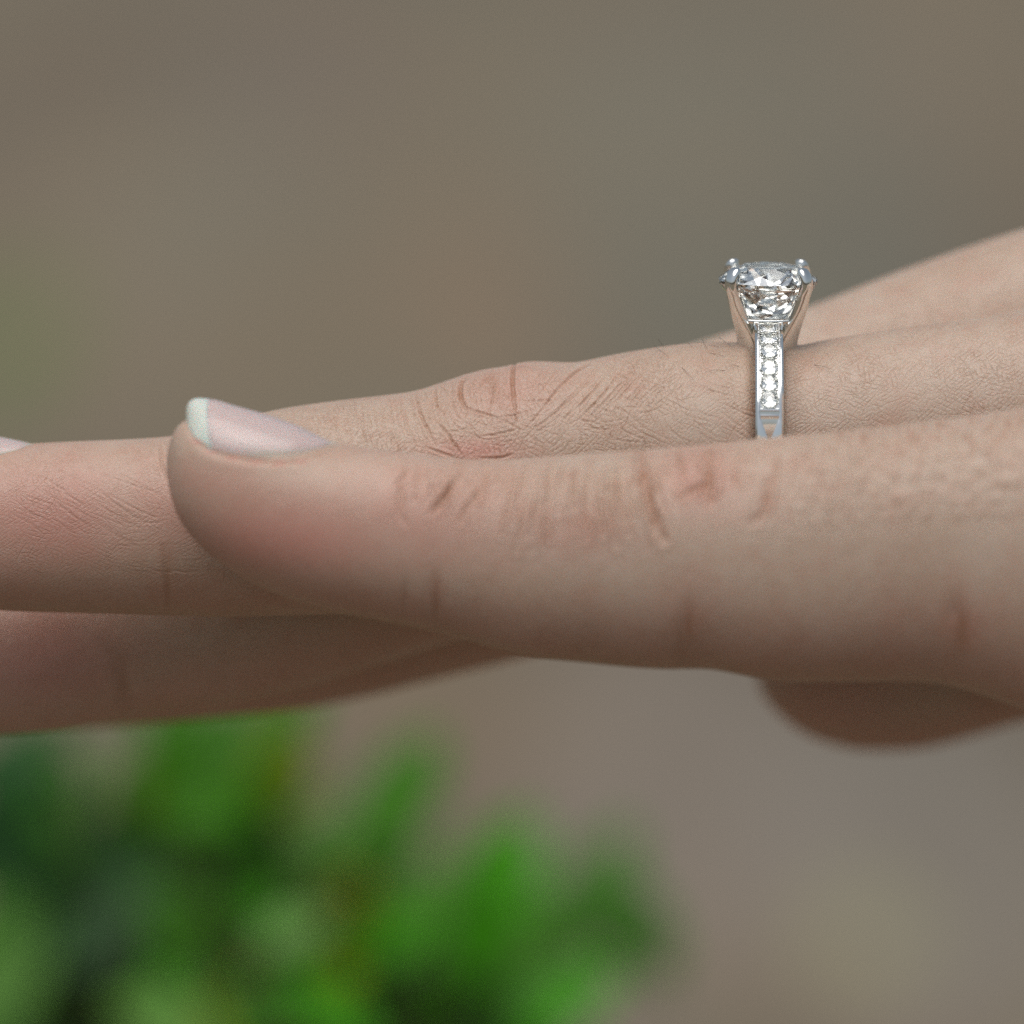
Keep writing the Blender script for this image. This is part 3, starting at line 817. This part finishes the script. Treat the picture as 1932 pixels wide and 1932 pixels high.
for pts in [[(1356,636,0.4),(1367,644,0.3),(1378,652,0.2),(1386,664,0)], [(1282,690,0),(1297,703,.3),(1312,720,.5)], [(1330,665,0),(1350,668,.3),(1368,672,.4)],
            [(1376,700,0),(1352,698,.3),(1330,702,.4)], [(1234,652,0),(1246,662,.2),(1262,672,.4)], [(1242,640,.5),(1252,655,0.1)], [(1325,640,.5),(1332,656,.2),(1340,668,0)],
            [(1534,688,0),(1552,691,.3),(1572,697,.5)], [(1405,700,0),(1390,690,.3),(1374,688,.4)], [(1300,648,.5),(1308,658,0)], [(1370,660,0),(1350,653,.3),(1334,650,.5)]]:
    build_hair(pts)

# ------------------------------------------------------------------ the ring
ring = empty("engagement_ring", Vector(P(1444, 848, 9.3)), (0, math.radians(0.4), math.radians(-0.7)))
tag(ring, "white gold engagement ring with a large round diamond and a channel of small diamonds", "ring")
GZ = 11.75        # height of the girdle over the middle of the finger, mm

def band_path():
    front = [(-8.62,-0.5),(-8.62,0.6),(-8.45,2.4),(-7.75,4.5),(-6.5,6.5),(-4.95,8.1),(-3.2,9.05),(-2.2,9.3)]
    lower = [(-8.55 * math.cos(a), -8.55 * math.sin(a)) for a in np.linspace(0.12, math.pi - 0.12, 40)]
    pts = front[::-1] + lower[1:-1] + [(-y, z) for y, z in front]
    pts = np.array(pts)
    t = np.concatenate([[0], np.cumsum(np.hypot(*np.diff(pts, axis=0).T))])
    tq = np.linspace(0, t[-1], 420)
    return np.stack([pchip(t, pts[:, 0], tq), pchip(t, pts[:, 1], tq)], 1), tq
BP, BT = band_path()
BTAN = np.gradient(BP, axis=0); BTAN /= np.linalg.norm(BTAN, axis=1, keepdims=True)
BNOR = np.stack([BTAN[:, 1], -BTAN[:, 0]], 1)
if BNOR[210] @ np.array([0, -1]) < 0: BNOR = -BNOR       # outward

def build_band():
    V = []
    nprof = None
    for i in range(len(BP)):
        y, z = BP[i]; s = min(BT[i], BT[-1] - BT[i])
        W = 0.95 if z > 0 else 0.95 - 0.10 * min(1, -z / 6)
        T = 1.25
        zz = z if True else 0
        if z > 4.2: cw, cd = 0.64, 0.40
        elif z > 4.0: cw, cd = 0.64, 0.05
        elif z > 3.85: cw, cd = 0.7, 0.16
        elif z > 3.7: cw, cd = 0.64, 0.02
        elif z > 1.95: cw, cd = 0.66 * (z - 1.95) / 1.75 + 0.01, 0.08 + (3.7 - z) / 1.75 * 0.34
        else: cw, cd = 0.3, 0.0
        fl = 0.18 * max(0, 1 - s / 0.9)                   # flares into the head
        W += fl
        prof = [(-W + .1, -T), (-W, -T + .1), (-W, -.16), (-W + .13, -.02), (-cw - .08, 0), (-cw, -.03 if cd else 0), (-cw * .97, -cd), (0, -cd),
                (cw * .97, -cd), (cw, -.03 if cd else 0), (cw + .08, 0), (W - .13, -.02), (W, -.16), (W, -T + .1), (W - .1, -T)]
        nprof = len(prof)
        for px, pn in prof:
            q = BP[i] + BNOR[i] * pn
            V.append((px, q[0], q[1]))
    V = np.array(V) * MM
    f = grid_faces(len(BP), nprof)
    f.append(tuple(range(nprof))); f.append(tuple((len(BP) - 1) * nprof + j for j in range(nprof))[::-1])
    me = mesh_from("band", V, f, smooth=True, sharp=28)
    bm = bmesh.new(); bm.from_mesh(me); bmesh.ops.recalc_face_normals(bm, faces=bm.faces); bm.to_mesh(me); bm.free()
    return link("band", me, M_METAL, ring)
band = build_band()

def gem(name, R, crown, table, tiers, culet, n=8):
    """brilliant cut: girdle radius R, tiers = pavilion rings [(radius, depth, phase)]"""
    bm = bmesh.new()
    def ringv(r, z, ph, k): return [bm.verts.new((r * math.cos(2*math.pi*(j + ph)/k), r * math.sin(2*math.pi*(j + ph)/k), z)) for j in range(k)]
    ringv(R * table, crown, 0.0, n); ringv(R * (table * 0.45 + 0.55), crown * 0.62, 0.5, n)
    ringv(R, 0.035 * R, 0.0, 2 * n); ringv(R, -0.02 * R, 0.0, 2 * n)
    for r, z, ph in tiers: ringv(r, z, ph, n)
    if culet > 0: ringv(culet, tiers[-1][1] - 0.001, 0, n)
    bmesh.ops.convex_hull(bm, input=list(bm.verts))
    bmesh.ops.dissolve_limit(bm, angle_limit=0.02, verts=list(bm.verts), edges=list(bm.edges))
    bmesh.ops.recalc_face_normals(bm, faces=bm.faces)
    for v in bm.verts: v.co *= MM
    me = bpy.data.meshes.new(name); bm.to_mesh(me); bm.free()
    return me
g_me = gem("center_diamond", 3.44, 1.05, 0.56, [(2.85, -1.0, 0.5), (1.95, -2.05, 0.0), (0.5, -2.8, 0.5)], 0)
cd_ = link("center_diamond", g_me, M_DIA, ring)
cd_.location = (0, 0, GZ * MM); cd_.rotation_euler = (0, 0, 0.19)

s_me = gem("side_diamond", 0.62, 0.17, 0.55, [(0.33, -0.17, 0.5), (0.08, -0.34, 0)], 0)
s_me.materials.append(M_DIA)
def on_band(zq, side):
    """point of the outer face of the band at height zq"""
    half = np.where(BP[:, 0] * side > 0)[0]
    k = half[np.argmin(np.abs(BP[half, 1] - zq))]
    return k
front = [k for k in range(420) if BP[k, 0] < 0 and BP[k, 1] > 4.2]
tlo, thi = BT[front[-1]], BT[front[0]]
stones_t = np.linspace(thi + 1.0, tlo - 0.62, 6)
grain_pts = []
for side in (-1, 1):
    for j, t in enumerate(stones_t):
        k = int(np.argmin(np.abs(BT - t)))
        if side > 0: k = len(BP) - 1 - k
        p = BP[k] + BNOR[k] * (-0.10)
        o = link("side_diamond", s_me, None, ring)
        nrm = Vector((0, BNOR[k, 0], BNOR[k, 1]))
        o.location = Vector((0, p[0], p[1])) * MM
        o.rotation_euler = (nrm.to_track_quat('Z', 'X').to_matrix() @ Matrix.Rotation(rnd.uniform(0, .7), 3, 'Z')).to_euler()
        if j < 5:
            k2 = int(np.argmin(np.abs(BT - (t + stones_t[j+1]) / 2)))
            if side > 0: k2 = len(BP) - 1 - k2
            for sx in (-1, 1):
                grain_pts.append((sx * 0.47, *(BP[k2] + BNOR[k2] * (-0.10)), 0.13))
    for sx in (-1, 1):                                    # milled edge near the head
        for q in np.arange(0.5, 4.6, 0.17):
            k = int(np.argmin(np.abs(BT - (BT[0] + q))))
            if side > 0: k = len(BP) - 1 - k
            grain_pts.append((sx * 0.70, *(BP[k] + BNOR[k] * 0.0), 0.075))
bm = bmesh.new()
for x, y, z, r in grain_pts:
    bmesh.ops.create_icosphere(bm, subdivisions=1, radius=r * MM, matrix=Matrix.Translation(Vector((x, y, z)) * MM))
me = bpy.data.meshes.new("milgrain"); bm.to_mesh(me); bm.free()
me.polygons.foreach_set("use_smooth", [True] * len(me.polygons))
tag(link("milgrain", me, M_METAL, ring), kind="stuff")

def sweep(path, sect, name, sharp=40, parent=None):
    """path: list of (pos, x-axis, y-axis, half widths) in mm"""
    V = []
    for p, ax, ay, (a, b) in path:
        for c, s in sect:
            V.append(p + ax * (c * a) + ay * (s * b))
    m = len(sect)
    f = grid_faces(len(path), m)
    f.append(tuple(range(m))); f.append(tuple((len(path) - 1) * m + j for j in range(m))[::-1])
    me = mesh_from(name, np.array(V) * MM, f, smooth=True, sharp=sharp)
    bm = bmesh.new(); bm.from_mesh(me); bmesh.ops.recalc_face_normals(bm, faces=bm.faces); bm.to_mesh(me); bm.free()
    return me
def superell(n, m=16):
    r = []
    for j in range(m):
        t = 2 * math.pi * (j + .5) / m
        c, s = math.cos(t), math.sin(t)
        r.append((math.copysign(abs(c) ** (2 / n), c), math.copysign(abs(s) ** (2 / n), s)))
    return r
def prong_mesh():
    # along +X (radial); heights relative to the middle of the finger
    prof = [(1.75,6.9,.30,.85),(1.85,7.5,.34,.86),(2.10,8.3,.38,.80),(2.52,9.2,.40,.66),(2.92,10.1,.42,.55),(3.24,11.0,.42,.48),(3.46,11.6,.42,.46),(3.48,11.95,.40,.48),(3.38,12.32,.38,.48),(3.16,12.58,.38,.45),(2.98,12.66,.30,.33),(2.88,12.68,.15,.16)]
    prof = np.array(prof)
    t = np.arange(len(prof)); tq = np.linspace(0, len(prof) - 1, 46)
    q = np.stack([pchip(t, prof[:, k], tq) for k in range(4)], 1)
    tan = np.gradient(q[:, :2], axis=0); tan /= np.linalg.norm(tan, axis=1, keepdims=True)
    path = []
    for i in range(len(q)):
        nrm = np.array([tan[i, 1], 0, -tan[i, 0]])
        path.append((np.array([q[i, 0], 0, q[i, 1]]), nrm, np.array([0, 1.0, 0]), (q[i, 2], q[i, 3])))
    return sweep(path, superell(3.0), "prong")
p_me = prong_mesh(); p_me.materials.append(M_METAL)
for k in range(4):
    o = link("prong", p_me, None, ring)
    o.rotation_euler = (0, 0, math.radians(45 + 90 * k) + (0.02 if k % 2 else -0.02))

def torus_me(name, R, z, a, b, sq=0.0, n=64):
    path = []
    for j in range(n):
        t = 2 * math.pi * j / n
        r = R * (1 + sq * math.cos(4 * t))
        rad = np.array([math.cos(t), math.sin(t), 0])
        path.append((rad * r + np.array([0, 0, z]), rad, np.array([0, 0, 1.0]), (a, b)))
    sect = superell(2.6, 10)
    V = [p + ax * (c * a2) + ay * (s * b2) for p, ax, ay, (a2, b2) in path for c, s in sect]
    m = len(sect)
    f = []
    for i in range(n):
        for j in range(m):
            f.append((i*m+j, i*m+(j+1) % m, ((i+1) % n)*m+(j+1) % m, ((i+1) % n)*m+j))
    me = mesh_from(name, np.array(V) * MM, f, smooth=True, sharp=50)
    bm = bmesh.new(); bm.from_mesh(me); bmesh.ops.recalc_face_normals(bm, faces=bm.faces); bm.to_mesh(me); bm.free()
    return me
link("gallery_rail", torus_me("gallery_rail", 2.35, 9.25, 0.20, 0.17, -0.04), M_METAL, ring)
link("base_collar", torus_me("base_collar", 1.45, 7.55, 0.40, 0.36), M_METAL, ring)
# a small solder rivet on the outside of the right front prong
# ------------------------------------------------------------------ plants behind the hand
LEAFMATS = {
    'deep': mat_leaf("leaf_deep_green", (0.013, 0.054, 0.013, 1), (0.025, 0.107, 0.015, 1)),
    'mid': mat_leaf("leaf_green", (0.039, 0.145, 0.003, 1), (0.062, 0.244, 0.005, 1)),
    'bright': mat_leaf("leaf_bright_green", (0.047, 0.275, 0.005, 1), (0.094, 0.427, 0.013, 1)),
    'yellow': mat_leaf("leaf_yellowing", (0.260, 0.232, 0.005, 1), (0.390, 0.317, 0.013, 1)),
    'olive': mat_leaf("leaf_yellow_green", (0.156, 0.213, 0.003, 1), (0.250, 0.305, 0.006, 1)),
    'pale': mat_leaf("leaf_pale_green", (0.125, 0.305, 0.053, 1), (0.203, 0.412, 0.083, 1)),
}
M_STEM = mat_plain("green_stem", (0.07, 0.10, 0.03), 0.7)
def leaf_mesh(nm, fold=0.25, curl=0.25):
    n, m = 11, 5
    V = []
    for i in range(n):
        t = i / (n - 1)
        w = 0.5 * (math.sin(math.pi * min(1, t ** 0.85)) ** 0.75) * 0.55 + 0.008
        for j in range(m):
            b = (j - 2) / 2
            V.append((b * w, t, fold * abs(b) * w - curl * t * t))
    me = mesh_from(nm, V, grid_faces(n, m, closed_m=False))
    return me
LM = {}
for k, mt in LEAFMATS.items():
    LM[k] = [leaf_mesh("leaf_" + k, rnd.uniform(.15, .45), rnd.uniform(-.1, .4)) for _ in range(2)]
    for me in LM[k]: me.materials.append(mt)

def plant(name_label, base_u, depth, leaves):
    """leaves: (u, v, depth, length mm, screenwise angle deg, tone). Each leaf is held by a stalk from the main stem."""
    g = -HAND_HEIGHT
    b = P(base_u, 2600, depth + 70)
    root = empty("leafy_plant", Vector((b[0], b[1], g)))
    tag(root, name_label, "plant", "green plants behind the hand")
    inv = np.array(root.location)
    tops = []
    tipz = max(P(l[0], l[1], l[2] + 70)[2] for l in leaves) - 0.012
    def tube(pts, r0, r1, name):
        pts = np.array(pts); n = 10
        t = np.linspace(0, 1, len(pts)); tq = np.linspace(0, 1, n)
        c = np.stack([pchip(t, pts[:, k], tq) for k in range(3)], 1)
        tan = np.gradient(c, axis=0); tan /= np.linalg.norm(tan, axis=1, keepdims=True) + 1e-12
        ref = np.array([0.3, 0.9, 0.1])
        s1 = np.cross(tan, ref); s1 /= np.linalg.norm(s1, axis=1, keepdims=True); s2 = np.cross(tan, s1)
        V = []
        for i in range(n):
            r = r0 + (r1 - r0) * i / (n - 1)
            V += [c[i] + (s1[i] * math.cos(a) + s2[i] * math.sin(a)) * r for a in np.linspace(0, 2 * math.pi, 6, endpoint=False)]
        return link(name, mesh_from(name, V, grid_faces(n, 6)), M_STEM, root)
    for k in range(12):                                   # lower leaves along the stem, down to the soil
        q = P(base_u + rnd.uniform(-90, 90), 2300, depth + rnd.uniform(-14, 14) + 70)
        zq = g + 0.012 + (tipz - g - 0.03) * (k + rnd.random()) / 12
        uq, vq, dq = invP(np.array([[q[0], q[1], zq]]))
        leaves = leaves + [(uq[0], vq[0], dq[0] - 70, rnd.uniform(11, 18), rnd.choice((rnd.uniform(-10, 50), rnd.uniform(130, 190))), rnd.choice(('mid', 'deep', 'mid', 'bright')))]
    H = max(tipz - g, 0.05)
    lean = np.array([0.01, 0.004, 0])
    def stem_at(h): return np.array([0, 0, h]) + lean * (h / H) ** 2
    tube([stem_at(H * t) for t in np.linspace(-0.03, 1, 6)], 0.0022, 0.0010, "stem")
    for (u, v, d, L, ang, tone) in leaves:
        d, L = d + 70, L * 1.0
        p = P(u, v, d) - inv                              # middle of the leaf
        a = math.radians(ang)
        axis = RIGHT * math.cos(a) + UP * math.sin(a) + FWD * rnd.uniform(-.35, .35)
        axis /= np.linalg.norm(axis)
        nr = -FWD * rnd.uniform(.4, .9) + UP * rnd.uniform(.5, .9) + RIGHT * rnd.uniform(-.3, .3)
        nr -= axis * (nr @ axis); nr /= np.linalg.norm(nr)
        bx = np.cross(axis, nr)
        p0 = p - axis * L * 0.5 * MM
        o = link("leaf", rnd.choice(LM[tone]), None, root)
        S = L * MM
        M = Matrix(((bx[0], axis[0], nr[0], p0[0]), (bx[1], axis[1], nr[1], p0[1]), (bx[2], axis[2], nr[2], p0[2]), (0, 0, 0, 1)))
        o.matrix_local = M @ Matrix.Diagonal((S * 1.15, S, S, 1))
        hb = min(max(p0[2] - 0.02, 0.01), H)
        s0 = stem_at(hb)
        tube([s0, s0 * 0.45 + p0 * 0.55 + np.array([0, 0, -0.004]), p0], 0.0009, 0.0006, "stalk")
    return root

def scatter(x0, x1, y0, y1, n, tones):
    """small leaves that fill a clump"""
    return [LV(rnd.uniform(x0, x1), rnd.uniform(y0, y1), rnd.uniform(120, 230), rnd.uniform(8, 13), rnd.uniform(10, 170), rnd.choice(tones)) for _ in range(n)]
def px(x, y): return x / 1.4953, y / 1.4953
def LV(x, y, d, L, a, tone): return (x / 1.4953, y / 1.4953, d, L, a, tone)
plant("bright green sprig furthest right below the hand, with long slanting leaves", 820, 175, [
    LV(1420,2470,170,15,60,'bright'), LV(1300,2690,165,22,35,'bright'), LV(1520,2610,180,18,25,'mid'), LV(1740,2590,185,17,-30,'mid'), LV(1690,2480,195,14,80,'mid'),
    LV(1180,2800,172,20,20,'mid'), LV(1240,2780,160,22,40,'mid'), LV(1400,2800,175,16,30,'deep'), LV(1100,2640,180,15,110,'bright'), LV(1250,2560,200,14,130,'pale'), LV(1800,2660,180,13,-20,'mid'), LV(1050,2900,165,22,70,'deep'), LV(1230,2900,190,20,35,'deep')] + scatter(1050, 1700, 2520, 2950, 12, ['bright', 'mid', 'pale', 'bright']))
plant("middle green plant of the clump, its upright leaf reaching up below the little finger", 700, 165, [
    LV(1140,2230,150,15,65,'mid'), LV(1090,2340,158,13,75,'mid'), LV(1000,2560,170,11,80,'yellow'), LV(960,2640,165,13,100,'olive'), LV(1060,2460,175,12,60,'bright'), LV(900,2720,180,16,60,'bright'), LV(1130,2660,190,14,140,'bright'),
    LV(760,2830,160,16,100,'olive'), LV(660,2840,150,9,60,'yellow'), LV(880,2850,175,18,30,'pale'), LV(1000,2760,170,18,80,'bright'), LV(680,2920,160,16,80,'olive')] + scatter(620, 1150, 2480, 2950, 16, ['olive', 'bright', 'pale', 'bright', 'mid']))
plant("dark broad-leaved green plant tucked under the fingertips", 420, 160, [
    LV(680,2130,150,19,65,'mid'), LV(590,2190,155,18,80,'mid'), LV(740,2230,160,16,50,'mid'), LV(520,2110,165,15,100,'mid'), LV(640,2300,165,17,110,'deep'), LV(770,2080,170,13,70,'mid'), LV(480,2250,180,14,80,'olive'), LV(620,2420,190,14,60,'deep'),
    LV(420,2500,200,12,120,'deep'), LV(560,2500,210,12,30,'pale'), LV(760,2480,200,14,120,'mid'), LV(640,2700,200,14,80,'pale'), LV(540,2620,200,14,80,'mid'), LV(880,2420,195,14,70,'pale')] + scatter(400, 820, 2060, 2350, 8, ['mid', 'olive', 'mid']) + scatter(430, 800, 2420, 2900, 12, ['pale', 'mid', 'bright', 'olive']))
plant("deep green plant furthest left in the clump, cut by the left edge", 110, 165, [
    LV(270,2540,150,18,60,'deep'), LV(210,2640,155,16,100,'deep'), LV(300,2430,165,14,80,'deep'), LV(40,2330,160,18,70,'deep'), LV(40,2120,170,15,60,'deep'), LV(60,2480,175,16,120,'mid'), LV(40,2740,150,18,60,'pale'), LV(10,2640,155,15,90,'mid'), LV(110,2840,160,16,50,'mid'),
    LV(150,2380,180,15,40,'deep'), LV(40,2880,165,18,30,'mid'), LV(250,2760,190,14,100,'deep'), LV(480,2730,185,15,70,'mid'), LV(430,2860,180,15,60,'olive'), LV(330,2640,195,13,40,'deep'), LV(370,2290,190,13,100,'pale'), LV(560,2760,175,15,100,'olive')] + scatter(-40, 260, 2150, 2900, 9, ['deep', 'deep', 'mid', 'mid']))
